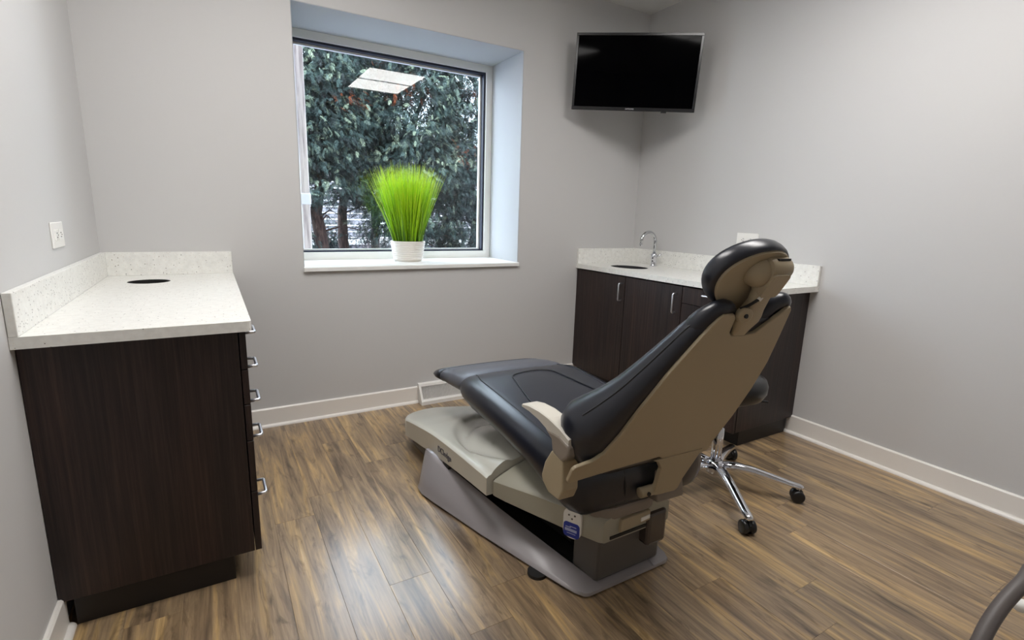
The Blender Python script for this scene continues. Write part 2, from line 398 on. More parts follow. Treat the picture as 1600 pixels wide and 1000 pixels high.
# ceiling troffer
def troffer(x0, x1, y0, y1, label):
    t = thing('ceiling_light', label, 'light', ((x0 + x1) / 2, (y0 + y1) / 2, HC - 0.02), 'ceiling lights')
    ym = (y0 + y1) / 2
    bm = bmesh.new()
    for a in ((x0 - .03, x0, y0 - .03, y1 + .03), (x1, x1 + .03, y0 - .03, y1 + .03), (x0, x1, y0 - .03, y0), (x0, x1, y1, y1 + .03), (x0, x1, ym - .01, ym + .01)):
        box(bm, a[0], a[1], a[2], a[3], HC - 0.022, HC)
    obj('fixture_frame', bm, m_white, t)
    for a, b in ((y0, ym - .01), (ym + .01, y1)):
        obj('lens', BX(x0, x1, a, b, HC - 0.016, HC - 0.004), m_lens, t)
troffer(2.03, 2.65, -2.66, -1.64, 'flush ceiling light above the dental chair, seen reflected in the window')
troffer(0.50, 1.12, -1.95, -0.93, 'flush ceiling light above the open floor beside the left cabinet')

# wall outlets
def outlet(side, y0, y1, z0, z1, label):
    xw = 0.0 if side < 0 else W; s = 1 if side < 0 else -1
    t = thing('wall_outlet', label, 'outlet', (xw, (y0 + y1) / 2, (z0 + z1) / 2), 'wall outlets')
    def bx(a0, a1, b0, b1, c0, c1, bev=0.0):
        xa, xb = xw + s * a0, xw + s * a1
        return BX(min(xa, xb), max(xa, xb), b0, b1, c0, c1, bev=bev)
    obj('cover_plate', bx(0, 0.006, y0, y1, z0, z1, 0.002), m_white, t)
    yc = (y0 + y1) / 2; zc = (z0 + z1) / 2
    for d in (-0.026, 0.026):
        r = obj('socket', bx(0.004, 0.0085, yc + d - 0.021, yc + d + 0.021, zc - 0.019, zc + 0.019, 0.001), m_white, t)
        bm = bmesh.new()
        for e in (-0.007, 0.007):
            xa, xb = xw + s * 0.008, xw + s * 0.0095
            box(bm, min(xa, xb), max(xa, xb), yc + d - 0.006, yc + d + 0.004, zc + e - 0.0013, zc + e + 0.0013)
        box(bm, min(xa, xb), max(xa, xb), yc + d + 0.008, yc + d + 0.012, zc - 0.002, zc + 0.002)
        obj('socket_slot', bm, m_slot, r)
outlet(-1, -0.83, -0.675, 1.086, 1.173, 'white sideways outlet plate above the counter with the round hole')
outlet(1, -1.10, -0.947, 1.088, 1.176, 'white sideways outlet plate behind the chair headrest')

# ------------------------------------------------------------------ left cabinet
H = 0.9
cab = thing('base_cabinet', 'dark wood cabinet with a stack of drawers under the counter with the hole', 'cabinet', (0.27, -0.68, 0))
obj('end_panel', BX(0.002, 0.512, -1.345, -1.327, 0.10, 0.868, bev=0.0008), m_lam, cab, origin=(0.1, -1.33, 0.1))
obj('far_panel', BX(0.002, 0.512, -0.022, -0.004, 0.10, 0.868), m_lam, cab)
obj('bottom_panel', BX(0.002, 0.512, -1.327, -0.022, 0.10, 0.118), m_lam, cab)
obj('back_panel', BX(0.002, 0.012, -1.327, -0.022, 0.118, 0.868), m_lam, cab)
for y in (-1.01, -0.52): obj('divider', BX(0.012, 0.512, y - 0.009, y + 0.009, 0.118, 0.868), m_lam, cab)
obj('toe_kick', BX(0.030, 0.450, -1.322, -0.01, 0.0, 0.10), m_dark, cab)
HZ = [(0.858, 0.739, 0.838), (0.736, 0.622, 0.722), (0.619, 0.497, 0.602), (0.494, 0.316, 0.474), (0.313, 0.098, 0.256)]
def bail(p, q, out, r=0.0055):
    """D shaped bar handle between p and q standing off by vector out"""
    p, q, o = Vector(p), Vector(q), Vector(out); d = (q - p).normalized(); c = 0.007; od = o.normalized()
    pts = [p, p + o - od * c, p + o - od * c * 0.3 + d * c * 0.3, p + o + d * c, q + o - d * c, q + o - od * c * 0.3 - d * c * 0.3, q + o - od * c, q]
    return tube(pts, r, 8)
for i, (zt, zb, zh) in enumerate(HZ):
    d = obj('drawer', BX(0.515, 0.534, -1.342, -1.012, zb, zt, bev=0.001), m_lam, cab, origin=(0.52, -1.2, zb))
    obj('handle', bail((0.534, -1.252, zh), (0.534, -1.148, zh), (0.030, 0, 0)), m_nickel, d, smooth=True)
for y0, y1 in ((-1.009, -0.523), (-0.517, -0.005)):
    d = obj('door', BX(0.515, 0.534, y0, y1, 0.098, 0.858, bev=0.001), m_lam, cab, origin=(0.52, y0, 0.1))
    obj('handle', bail((0.534, y1 - 0.05, 0.70), (0.534, y1 - 0.05, 0.80), (0.030, 0, 0)), m_nickel, d, smooth=True)
ct = thing('countertop', 'speckled white quartz counter with a round hole, along the left wall', 'countertop', (0.27, -0.68, H), 'quartz countertops')
circ = [(0.205 + 0.082 * math.cos(2 * PI * k / 40), -0.275 + 0.082 * math.sin(2 * PI * k / 40)) for k in range(40)]
D1, L1, TK, BS = 0.551, 1.378, 0.032, 0.114
outer = [(0.001, -0.001), (0.001, -L1)] + [(D1 - 0.012 + 0.012 * math.sin(a), -L1 + 0.012 - 0.012 * math.cos(a)) for a in (0, .5, 1.05, PI / 2)] + [(D1, -0.001)]
obj('slab', holed(outer, [circ], H - TK, H), m_quartz, ct)
obj('backsplash', BX(0.001, 0.021, -L1, -0.001, H, H + BS, bev=0.0015), m_quartz, ct)
obj('backsplash', BX(0.021, D1 - 0.001, -0.021, -0.001, H, H + BS, bev=0.0015), m_quartz, ct)
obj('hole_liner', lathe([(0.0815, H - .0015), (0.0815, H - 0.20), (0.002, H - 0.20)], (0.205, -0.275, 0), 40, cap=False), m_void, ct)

# ------------------------------------------------------------------ right cabinet with sink
XR = 2.858; L2 = 1.51; D2 = 0.5694
cab2 = thing('base_cabinet', 'dark wood sink cabinet with two doors in the corner behind the dental chair', 'cabinet', (3.13, -0.72, 0))
obj('end_panel', BX(XR + 0.022, W - 0.002, -1.466, -1.448, 0.10, 0.868, bev=0.0008), m_lam, cab2, origin=(XR, -1.45, 0.1))
obj('far_panel', BX(XR + 0.022, W - 0.002, -0.022, -0.004, 0.10, 0.868), m_lam, cab2)
obj('bottom_panel', BX(XR + 0.022, W - 0.002, -1.448, -0.022, 0.10, 0.118), m_lam, cab2)
obj('back_panel', BX(W - 0.012, W - 0.002, -1.448, -0.022, 0.118, 0.868), m_lam, cab2)
obj('divider', BX(XR + 0.022, W - 0.012, -1.038, -1.02, 0.118, 0.868), m_lam, cab2)
obj('toe_kick', BX(XR + 0.09, W - 0.030, -1.443, -0.004, 0.0, 0.10), m_dark, cab2)
for y0, y1, hy in ((-0.536, -0.028, -0.508), (-1.026, -0.540, -0.985)):
    d = obj('door', BX(XR, XR + 0.019, y0, y1, 0.098, 0.858, bev=0.001), m_lam, cab2, origin=(XR, y0, 0.1))
    obj('handle', bail((XR, hy, 0.695), (XR, hy, 0.812), (-0.030, 0, 0)), m_nickel, d, smooth=True)
for zt, zb in ((0.858, 0.762), (0.759, 0.56), (0.557, 0.33), (0.327, 0.098)):
    d = obj('drawer', BX(XR, XR + 0.019, -1.464, -1.030, zb, zt, bev=0.001), m_lam, cab2, origin=(XR, -1.25, zb))
    zh = zt - 0.03
    obj('handle', bail((XR, -1.30, zh), (XR, -1.19, zh), (-0.030, 0, 0)), m_nickel, d, smooth=True)
obj('filler_strip', BX(XR + 0.002, XR + 0.019, -0.026, -0.003, 0.10, 0.858), m_lam, cab2)
ct2 = thing('countertop', 'speckled white quartz counter with an oval sink in the right corner', 'countertop', (3.13, -0.75, H), 'quartz countertops')
SX, SY, SA, SB = 3.085, -0.322, 0.118, 0.150
ov = lambda a, b: [(SX + a * math.cos(2 * PI * k / 44), SY + b * math.sin(2 * PI * k / 44)) for k in range(44)]
XF = W - D2
outer = [(W - 0.001, -0.001), (XF, -0.001)] + [(XF + 0.012 - 0.012 * math.sin(PI / 2 - a), -L2 + 0.012 - 0.012 * math.cos(PI / 2 - a)) for a in (0, .5, 1.05, PI / 2)] + [(W - 0.001, -L2)]
obj('slab', holed(outer, [ov(SA, SB)], H - TK, H), m_quartz, ct2)
obj('backsplash', BX(W - 0.021, W - 0.001, -L2, -0.001, H, H + BS, bev=0.0015), m_quartz, ct2)
obj('backsplash', BX(XF + 0.001, W - 0.021, -0.021, -0.001, H, H + BS, bev=0.0015), m_quartz, ct2)
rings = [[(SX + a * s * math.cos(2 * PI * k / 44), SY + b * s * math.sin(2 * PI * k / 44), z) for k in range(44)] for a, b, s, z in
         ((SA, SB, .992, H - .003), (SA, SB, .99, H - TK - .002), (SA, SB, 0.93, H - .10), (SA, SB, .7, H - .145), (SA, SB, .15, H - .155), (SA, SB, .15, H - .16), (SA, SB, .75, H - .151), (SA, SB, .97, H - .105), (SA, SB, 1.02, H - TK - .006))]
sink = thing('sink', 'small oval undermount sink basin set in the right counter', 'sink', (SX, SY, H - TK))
obj('basin', loft(rings, cap=False), mat('shaded_basin_steel', (0.10, 0.10, 0.11, 1), 0.3, 0.8), sink, smooth=True)  # rim shade is put into the steel colour; its wall lines the cut-out
obj('drain', lathe([(0.02, H - .154), (0.02, H - .150), (0.002, H - .150)], (SX, SY, 0), 20), m_chrome, sink)
# faucet
fx, fy = 3.325, -0.325
fa = thing('faucet', 'chrome gooseneck faucet beside the oval sink', 'faucet', (fx, fy, H))
obj('base', lathe([(0.026, H), (0.026, H + .006), (0.022, H + .012), (0.020, H + .05), (0.023, H + .055), (0.023, H + .085), (0.015, H + .098), (0.002, H + .1)], (fx, fy, 0), 24), m_chrome, fa, smooth=True)
R_ = 0.070; zc = H + 0.182
pts = [(fx, fy, H + .09), (fx, fy, zc)] + [(fx - R_ + R_ * math.cos(a), fy, zc + R_ * math.sin(a)) for a in np.linspace(0.15, PI * 0.95, 16)] + [(fx - 2 * R_ - 0.002, fy, zc - 0.012)]
m_fchrome = mat('faucet_chrome', (0.58, 0.59, 0.61, 1), 0.08, 1.0)
obj('spout', tube(pts, 0.0115, 14), m_fchrome, fa, smooth=True)
obj('aerator', cyl((fx - 2 * R_ - .002, fy, zc - .03), (fx - 2 * R_ - .002, fy, zc - .008), 0.0115, 16, bev=0.002), m_chrome, fa, smooth=True)
obj('lever', tube([(fx, fy, H + .07), (fx + 0.005, fy - 0.035, H + .078), (fx + 0.006, fy - .06, H + .092)], 0.01, 10, rs=[.012, .008, .006]), m_chrome, fa, smooth=True)

# ------------------------------------------------------------------ television
TC = Vector((2.955, -0.385, 2.186)); ta, tt, troll = -0.725, 0.061, -0.036
tw = 0.805; th_ = tw * 0.585
X = Vector((math.cos(ta), math.sin(ta), 0)); Nn = Vector((math.sin(ta) * math.cos(tt), -math.cos(ta) * math.cos(tt), -math.sin(tt)))
Y = Nn.cross(X); Y = Y if Y.z > 0 else -Y
X, Y = X * math.cos(troll) + Y * math.sin(troll), -X * math.sin(troll) + Y * math.cos(troll)
TV = lambda x, y, z: TC + X * x + Y * y + Nn * z
tv = thing('wall_tv', 'black flat screen television mounted across the upper corner', 'television', TC)
def rf(bm, f):
    for v in bm.verts: v.co = f(*v.co)
    return bm
obj('casing', rf(BX(-tw/2 + .004, tw/2 - .004, -th_/2 + .004, th_/2 - .004, -.045, -.006, bev=.006, seg=2), TV), m_black, tv)
bm = bmesh.new(); b_ = 0.016
for a in ((-tw/2, tw/2, th_/2 - b_, th_/2), (-tw/2, tw/2, -th_/2, -th_/2 + b_ + .006), (-tw/2, -tw/2 + b_, -th_/2 + b_ + .006, th_/2 - b_), (tw/2 - b_, tw/2, -th_/2 + b_ + .006, th_/2 - b_)): box(bm, a[0], a[1], a[2], a[3], -.012, .004, bev=.0015)
obj('bezel', rf(bm, TV), mat('glossy_bezel', (0.012, 0.012, 0.014, 1), 0.22), tv)
obj('screen', rf(BX(-tw/2 + b_, tw/2 - b_, -th_/2 + b_ + .006, th_/2 - b_, -.008, -.001), TV), m_screen, tv)
place_text('SAMSUNG', 0.011, TV(-0.015, -th_/2 + 0.011, 0.0045), X, Y, 'logo', m_logo, tv, sx=1.1)
obj('sensor', rf(BX(.19, .225, -th_/2 - .008, -th_/2 + .002, -.02, .0), TV), m_black, tv)
cor = Vector((W, 0, TC.z))
p0 = TV(0, 0, -.045)
bm = rf(BX(-.1, .1, -.1, .1, -.055, -.044), TV)
tube([p0, p0.lerp(cor, 0.55)], 0.02, 10, bm); tube([p0.lerp(cor, 0.5), Vector((W - .01, -.12, TC.z))], 0.016, 10, bm)
box(bm, W - 0.02, W, -.17, -.07, TC.z - .12, TC.z + .12)
obj('wall_bracket', bm, m_black, tv)

# ------------------------------------------------------------------ floor register
vt = thing('floor_register', 'white baseboard heat register with vertical louvers below the window', 'vent', (1.76, -0.02, 0))
vx0, vx1 = 1.577, 1.937
prof = [(-0.001, 0), (-0.085, 0), (-0.085, 0.022), (-0.078, 0.030), (-0.030, 0.118), (-0.026, 0.128), (-0.001, 0.132)]
for xa, xb in ((vx0, vx0 + .012), (vx1 - .012, vx1)): obj('side_cap', prism(prof, 'x', xa, xb), m_white, vt)
obj('front_rail', prism([(-0.001, 0), (-0.083, 0), (-0.083, 0.024), (-0.070, 0.032), (-0.001, 0.032)], 'x', vx0 + .012, vx1 - .012), m_white, vt)
obj('top_rail', prism([(-0.001, 0.112), (-0.031, 0.112), (-0.026, 0.127), (-0.001, 0.131)], 'x', vx0 + .012, vx1 - .012), m_white, vt)
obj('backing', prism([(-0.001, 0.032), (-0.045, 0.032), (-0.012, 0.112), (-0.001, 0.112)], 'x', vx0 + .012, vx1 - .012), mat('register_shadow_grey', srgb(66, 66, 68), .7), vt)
bm = bmesh.new(); nl = 34
for i in range(nl):
    x = vx0 + .016 + (vx1 - vx0 - .032) * i / (nl - 1)
    prism([(-0.045, 0.032), (-0.070, 0.032), (-0.029, 0.112), (-0.012, 0.112)], 'x', x - .0015, x + .0015, bm=bm)
lv = obj('louver', bm, m_white, vt); lv['kind'] = 'stuff'

# ------------------------------------------------------------------ potted grass on the sill
px_, py_ = 1.617, 0.275
pg = thing('potted_grass', 'bright lime artificial grass in a white ribbed pot on the windowsill', 'plant', (px_, py_, ZS))
pr = [(0.002, ZS), (0.086, ZS), (0.093, ZS + 0.006)]
for k in range(10):
    z = ZS + 0.012 + k * 0.012; r = 0.095 + (z - ZS) * 0.15
    pr += [(r, z), (r + .004, z + .003), (r + .004, z + .007), (r, z + .010)]
pr += [(0.116, ZS + .133), (0.110, ZS + .134), (0.104, ZS + .112), (0.002, ZS + .112)]
obj('pot', lathe(pr, (px_, py_, 0), 48), m_pot, pg, smooth=True)
V, Fc, T = [], [], []
for i in range(1250):
    a = random.uniform(0, 2 * PI); rr_ = math.sqrt(random.random()); r0 = 0.092 * rr_
    lean = rr_ * random.uniform(0.75, 1.15); tip = 0.250 * lean + random.gauss(0, .012)
    hgt = random.uniform(0.43, 0.535) * (1 - 0.09 * rr_ * rr_) + (0.03 if random.random() < .1 else 0)
    a2 = a + random.gauss(0, .22)
    P0 = np.array([px_ + r0 * math.cos(a), py_ + r0 * math.sin(a), ZS + .105]); P3 = np.array([px_ + tip * math.cos(a2), py_ + min(tip, .15) * math.sin(a2), ZS + .112 + hgt])
    P1 = P0 + np.array([0.25 * (P3 - P0)[0], 0.25 * (P3 - P0)[1], hgt * .4])
    w = random.uniform(.0014, .0027); wa = random.uniform(0, PI); wv = np.array([math.cos(wa), math.sin(wa), 0])
    base = len(V); tn = random.random(); nseg = 5
    for s in range(nseg + 1):
        t = s / nseg; p = (1 - t) ** 2 * P0 + 2 * t * (1 - t) * P1 + t * t * P3; ww = w * (1 - t ** 2.2 * 0.9)
        V += [tuple(p - wv * ww), tuple(p + wv * ww)]; tt_ = min(1, max(0, -0.02 + 0.78 * t + 0.45 * (tn - .35) - 0.3 * (1 - rr_) * (1 - t))); T += [tt_, tt_]
        if s: b = base + 2 * s; Fc.append((b - 2, b - 1, b + 1, b))
me = bpy.data.meshes.new('grass_blades'); me.from_pydata([(x - px_, y - py_, z - ZS) for x, y, z in V], [], Fc)
at_ = me.attributes.new('tint', 'FLOAT', 'POINT'); at_.data.foreach_set('value', T); me.materials.append(m_grass)
o = bpy.data.objects.new('grass_blades', me); COL.objects.link(o); o.parent = pg; o['kind'] = 'stuff'
obj('moss_filling', lathe([(0.103, ZS + .105), (0.1, ZS + .112), (0.002, ZS + .115)], (px_, py_, 0), 24), mat('dark_moss', srgb(46, 60, 22), .9), pg)

# ------------------------------------------------------------------ dental chair
O = Vector((1.66, -1.95, 0)); ang = math.radians(2.5)
VV = Vector((math.sin(ang), math.cos(ang), 0)); UU = Vector((math.cos(ang), -math.sin(ang), 0))
def LW(u, v, z): return O + UU * u + VV * v + Vector((0, 0, z))
ch = thing('dental_chair', 'reclined charcoal dental chair with beige back shell on a silver grey base', 'dental chair', (1.62, -1.55, 0))
# base plate with raised skirts
def axx(y): return 1.635 - 0.087 * (y + 1.95)
ys = [-1.972, -1.966, -1.94, -1.90, -1.80, -1.65, -1.5, -1.35, -1.2, -1.12, -1.06, -1.02, -1.0]
hf = [(-1.972, .180), (-1.966, .195), (-1.94, .212), (-1.90, .226), (-1.80, .255), (-1.5, .335), (-1.2, .405), (-1.12, .422), (-1.06, .415), (-1.02, .39), (-1.0, .365)]
hr = [(-1.972, .13), (-1.94, .14), (-1.88, .150), (-1.80, .178), (-1.5, .257), (-1.2, .322), (-1.06, .343), (-1.0, .35)]
zr = [(-1.972, .018), (-1.9, .026), (-1.85, .034), (-1.8, .045), (-1.5, .092), (-1.2, .137), (-1.06, .158), (-1.0, .16)]
rings = []
for y in ys:
    c = axx(y); F_ = interp(y, hf) - .057 * (y + 1.95); Rr = interp(y, hr) - .057 * (y + 1.95); Z = interp(y, zr)
    half = [(F_ - .004, 0.006), (F_, 0.012), (F_ - .004, 0.020)]
    for t in (0.12, 0.3, 0.5, 0.7, 0.88):
        b = math.sin(t * PI) * 0.008 * (Z / 0.16)
        half.append((F_ - .004 + (Rr - F_ + .004) * t + b, 0.020 + (Z - 0.020) * (t ** 0.9) + b * .4))
    half += [(Rr, Z), (Rr - .014, Z + .001), (Rr - .017, Z - .003), (Rr - .019, max(0.018, Z - .03)), (Rr - .025, 0.019)]
    rings.append([Vector((c - a, y, z)) for a, z in half] + [Vector((c + a, y, z)) for a, z in half[::-1]])
auto(obj('base_plate', loft(rings), m_plate, ch), 50)
for x, y in ((1.372, -1.79), (1.87, -1.78), (1.25, -1.08), (1.86, -1.07)):
    obj('foot_pad', cyl((x, y, 0), (x, y, .012), .036, 24), m_void, ch)
obj('lift_cavity', prism([(1.32, -1.02), (1.80, -1.02), (1.77, -1.83), (1.50, -1.83)], 'z', 0.018, 0.035), m_void, ch)
obj('lift_arm', prism([(1.44, -1.0), (1.70, -1.0), (1.75, -1.77), (1.53, -1.77)], 'z', 0.06, 0.19), m_void, ch)
obj('lift_housing', prism([(1.49, -1.83), (1.82, -1.83), (1.80, -1.945), (1.505, -1.945)], 'z', 0.020, 0.19, bev=.012), m_under, ch)
ub = [(1.288, -1.06), (1.290, -.70), (1.308, -.60), (1.36, -.52), (1.44, -.475), (1.53, -.47), (1.62, -.52), (1.70, -.62), (1.76, -.80), (1.81, -1.06)]
obj('toe_underbody', loft([[Vector((1.54 + (x - 1.54) * k, -.9 + (y + .9) * k2, z)) for x, y in ub] for k, k2, z in ((.80, .82, .004), (.86, .88, .03), (.97, .965, .062), (.97, .965, .10))]), m_under, ch)
# front (toe) cover: height field over its footprint
def cxc(y): return 1.600 - 0.087 * (y + 1.5)
def hwc(y): return cxc(y) - 1.28
ye = lambda s: -0.45 - 0.17 * max(s, 0) + 0.01 * min(s, 0) * -1 - 0.15 * abs(s) ** 2.6 - 0.04 * abs(s) ** 10
ztop = [(-1.58, .289), (-1.3, .270), (-1.06, .247), (-.8, .203), (-.62, .166), (-.43, .130)]
zbot = [(-1.58, .212), (-1.3, .181), (-1.06, .147), (-.8, .104), (-.62, .074), (-.43, .058)]
NS, NT = 60, 70
def ctop(s, y):
    x = cxc(y) + s * hwc(y)
    z = smooth_interp(y, ztop)
    z += 0.012 * (1 - s * s) * min(1, max(0, (-0.50 - y) / .4))
    e1 = ((x - 1.62) / 0.29) ** 2 + ((y + 1.32) / 0.45) ** 2
    z -= 0.028 * (1 / (1 + math.exp((e1 - 1.0) * 22))) * (1 - max(0, (abs(s) - .8) / .2))
    e2 = ((x - 1.55) / 0.25) ** 2 + ((y + 1.60) / 0.58) ** 2
    z += 0.068 * (max(0, 1 - e2) ** 0.7) + 0.02 * (1 - s * s) * min(1, max(0, (-1.1 - y) / .4))
    edge = 1 - abs(s)
    if edge < .05: z -= 0.008 * ((.05 - edge) / .05) ** 2
    return z
bm = bmesh.new(); top = []; bot = []
for i in range(NS + 1):
    s = -1 + 2 * i / NS; s = math.copysign(abs(s) ** 0.9, s); rowt = []; y1 = ye(s)
    for j in range(NT + 1):
        t = j / NT; y = y1 + (-1.565 - y1) * (t ** 1.15)
        x = cxc(y) + s * hwc(y); z = ctop(s, y)
        if t < .05: z -= 0.010 * ((.05 - t) / .05) ** 2
        rowt.append(bm.verts.new((x, y, z)))
    top.append(rowt)
for i in range(NS):
    for j in range(NT): bm.faces.new((top[i][j], top[i + 1][j], top[i + 1][j + 1], top[i][j + 1]))
loop = [top[i][0] for i in range(NS + 1)] + [top[NS][j] for j in range(1, NT + 1)] + [top[i][NT] for i in range(NS - 1, -1, -1)] + [top[0][j] for j in range(NT - 1, 0, -1)]
low = []
for v in loop:
    zb = smooth_interp(v.co.y, zbot); low.append(bm.verts.new((v.co.x, v.co.y, min(zb, v.co.z - .03))))
n = len(loop)
for i in range(n):
    j = (i + 1) % n; bm.faces.new((loop[i], loop[j], low[j], low[i]))
bmesh.ops.triangle_fill(bm, edges=[bm.edges.get((low[i], low[(i + 1) % n])) for i in range(n)])
tc = auto(obj('toe_cover', bm, m_cover, ch), 35)
place_text('DCIedge', 0.040, (1.2788, -1.165, 0.203), (0, -1, 0.085), (0, 0, 1), 'lettering', m_ink, ch, sx=1.05)
# slide clips below the cover
obj('cover_clip', BX(1.283, 1.30, -1.20, -1.14, .143, .157), m_void, ch)
# rear cover: narrows towards the pivot
def rear_ring(y, hw, zt, zb, cr):
    c = axx(y) + 0.0
    c = interp(y, [(-1.975, 1.652), (-1.57, 1.606)])
    pts = [(-hw + .006, zb), (-hw, zb + .006), (-hw, zt - .008), (-hw + .008, zt)]
    pts += [(-hw + .008 + (2 * hw - .016) * k / 16, zt + cr * (1 - (2 * k / 16 - 1) ** 2)) for k in range(1, 16)]
    pts += [(hw - .008, zt), (hw, zt - .008), (hw, zb + .006), (hw - .006, zb)]
    return [Vector((c + a, y, z)) for a, z in pts]
rr2 = [rear_ring(y, hw, zt, zb, cr) for y, hw, zt, zb, cr in ((-1.570, .300, .272, .203, .07), (-1.62, .286, .276, .200, .068), (-1.75, .240, .281, .194, .05), (-1.88, .192, .281, .188, .035), (-1.955, .158, .276, .184, .02), (-1.972, .150, .268, .188, .02))]
auto(obj('rear_cover', loft(rr2), m_cover2, ch), 40)
obj('cover_joint', prism([(1.31, -1.562), (1.89, -1.562), (1.88, -1.574), (1.32, -1.574)], 'z', .205, .268), m_void, ch)
obj('rear_panel', prism([(1.565, .215), (1.70, .225), (1.70, .262), (1.57, .262)], 'y', -1.984, -1.968, bev=.003), m_shell, ch)
obj('rear_slot', BX(1.53, 1.70, -1.976, -1.965, .196, .206), m_void, ch)
obj('nameplate', prism([(1.655, .232), (1.695, .235), (1.695, .248), (1.655, .245)], 'y', -1.987, -1.983), m_white, ch)
obj('pivot_block', BX(1.695, 1.785, -1.985, -1.85, .118, .245, bev=.012, seg=2), mat('glossy_dark_bracket', srgb(70, 62, 58), .2, spec=.7), ch)
# handset panel with blue membrane on the side of the rear cover
Nf = Vector((-.894, -.447, 0)); Xf = Vector((.447, -.894, 0))
pc = Vector((1.452, -1.876, 0.229))
PF = lambda a, b, c_: pc + Xf * a + Vector((0, 0, b)) + Nf * c_
hp = obj('control_panel', prism(rrect(-.034, .034, -.056, .056, .030), 'z', -.015, .014, bev=.003, f=PF), m_white, ch, label='white control pad with blue lower half')
obj('membrane', prism(rrect(-.030, .030, -.050, .004, .012), 'z', .0135, .0152, f=PF), m_blue, hp)
bm = bmesh.new()
for a, b in ((-.012, .030), (.010, .032), (.0, .018)): prism([(a + .0035 * math.cos(t), b + .0035 * math.sin(t)) for t in np.linspace(0, 2 * PI, 9)[:-1]], 'z', .0135, .0152, bm=bm, f=PF)
obj('button', bm, m_under, hp)
bm = bmesh.new()
for a, b, w, h in ((-.012, -.014, .010, .0016), (.006, -.010, .012, .0016), (-.002, -.024, .022, .005), (.0, -.036, .016, .0012)): prism([(a - w, b - h), (a + w, b - h), (a + w, b + h), (a - w, b + h)], 'z', .0150, .0158, bm=bm, f=PF)
obj('legend_marks', bm, m_pale, hp)
# seat mounting
obj('swivel_housing', prism([(p[0], p[1]) for p in rrect(-.19, .10, -.03, .45, .08)], 'z', .262, .31, bev=.01, f=LW), m_knee, ch)
obj('seat_frame', prism(rrect(-.22, .22, .03, 1.0, .08), 'z', .325, .40, bev=.012, f=LW), m_under, ch)
obj('seat_mount', prism(rrect(-.13, .13, .1, .7, .05), 'z', .29, .33, f=LW), m_under, ch)
obj('recline_bracket', prism([(-.07, .31), (.06, .30), (.07, .36), (.02, .42), (-.05, .42)], 'x', .03, .15, bev=.006, f=LW), m_knee, ch)
# seat cushion
def seat_ring(v, hw, zt, zb, zm, crown):
    pts = []; nn = 14
    for k in range(nn + 1):      # top from left to right
        s = -1 + 2 * k / nn; pts.append((s * hw * .80, zt + crown * (1 - s * s) - 0.0))
    for k in range(1, 9):        # right side round
        a = PI / 2 - PI * k / 8
        zz = zm + (zt - zm) * math.sin(a) if a > 0 else zm + (zm - zb) * math.sin(a)
        pts.append((hw * .80 + hw * .20 * math.cos(a), zz))
    for k in range(1, 7): s = 1 - 2 * k / 7; pts.append((s * hw * .80, zb))
    for k in range(0, 8):
        a = -PI / 2 - PI * k / 8
        zz = zm + (zt - zm) * math.sin(a) if math.sin(a) > 0 else zm + (zm - zb) * math.sin(a)
        pts.append((-hw * .80 + hw * .20 * math.cos(a), zz))
    return [LW(a, v, z) for a, z in pts]
st = [(-.045, .19, .430, .345, .38, .0), (-.038, .24, .452, .322, .38, .002), (-.02, .280, .468, .308, .385, .004), (.02, .302, .482, .305, .395, .005), (.08, .312, .490, .325, .405, .004), (.2, .317, .500, .365, .425, .002),
      (.4, .318, .512, .385, .445, .002), (.6, .318, .520, .392, .452, .004), (.74, .318, .525, .396, .456, .005), (.82, .314, .522, .402, .458, .005), (.865, .304, .512, .412, .458, .005), (.888, .286, .498, .428, .458, .003), (.896, .265, .480, .444, .458, .002)]
obj('seat_cushion', loft([seat_ring(*a) for a in st]), m_vinylblk, ch, smooth=True)
# toe board
st = [(.80, .285, .498, .430, .460, .006), (.92, .296, .510, .418, .456, .006), (1.02, .298, .496, .408, .448, .006), (1.14, .296, .470, .398, .432, .005), (1.145, .300, .470, .396, .432, .005), (1.22, .300, .450, .390, .418, .004), (1.27, .290, .434, .394, .410, .003), (1.295, .262, .421, .400, .408, .001)]
rg = [seat_ring(*a) for a in st]
obj('toe_board', loft(rg[:5]), m_tip, ch, smooth=True)
obj('toe_end', loft(rg[4:]), m_vinylblk, ch, smooth=True)
# piping that divides bolsters and centre panel
def ztop_seat(u, v):
    zt = interp(v, [(.0, .481), (.08, .493), (.2, .502), (.4, .514), (.6, .523), (.74, .529), (.82, .526), (.865, .516)]); return zt
for s in (-1, 1):
    P_ = [LW(s * (.250 if v < .75 else .250 - (v - .75) * .25), v, ztop_seat(0, v) - .0035) for v in np.linspace(-.0, .865, 30)]
    obj('piping', tube(P_, .0035, 6), m_seam, ch, smooth=True)
cp = [(-.195, .12), (-.19, .3), (-.165, .46), (-.115, .68), (-.104, .725), (-.085, .752), (-.04, .772), (.02, .782), (.07, .776), (.105, .752), (.122, .71), (.165, .46), (.19, .3), (.195, .12)]
P_ = [LW(p.x, p.y, ztop_seat(0, p.y) + .0015) for p in catmull([(a, b, 0) for a, b in cp], 6)]
obj('panel_seam', tube(P_, .0035, 6), m_seam, ch, smooth=True)
for u in (-.10, -.215):
    P_ = [(u, -.0395 + (0.014 if u < -.2 else 0), .445), (u + .004, -.047 + (0.016 if u < -.2 else 0), .39), (u + .012, -.040 + (0.018 if u < -.2 else 0), .335)]
    obj('rear_seam', tube([LW(*p) for p in catmull(P_, 4)], .003, 6), m_seam, ch, smooth=True)
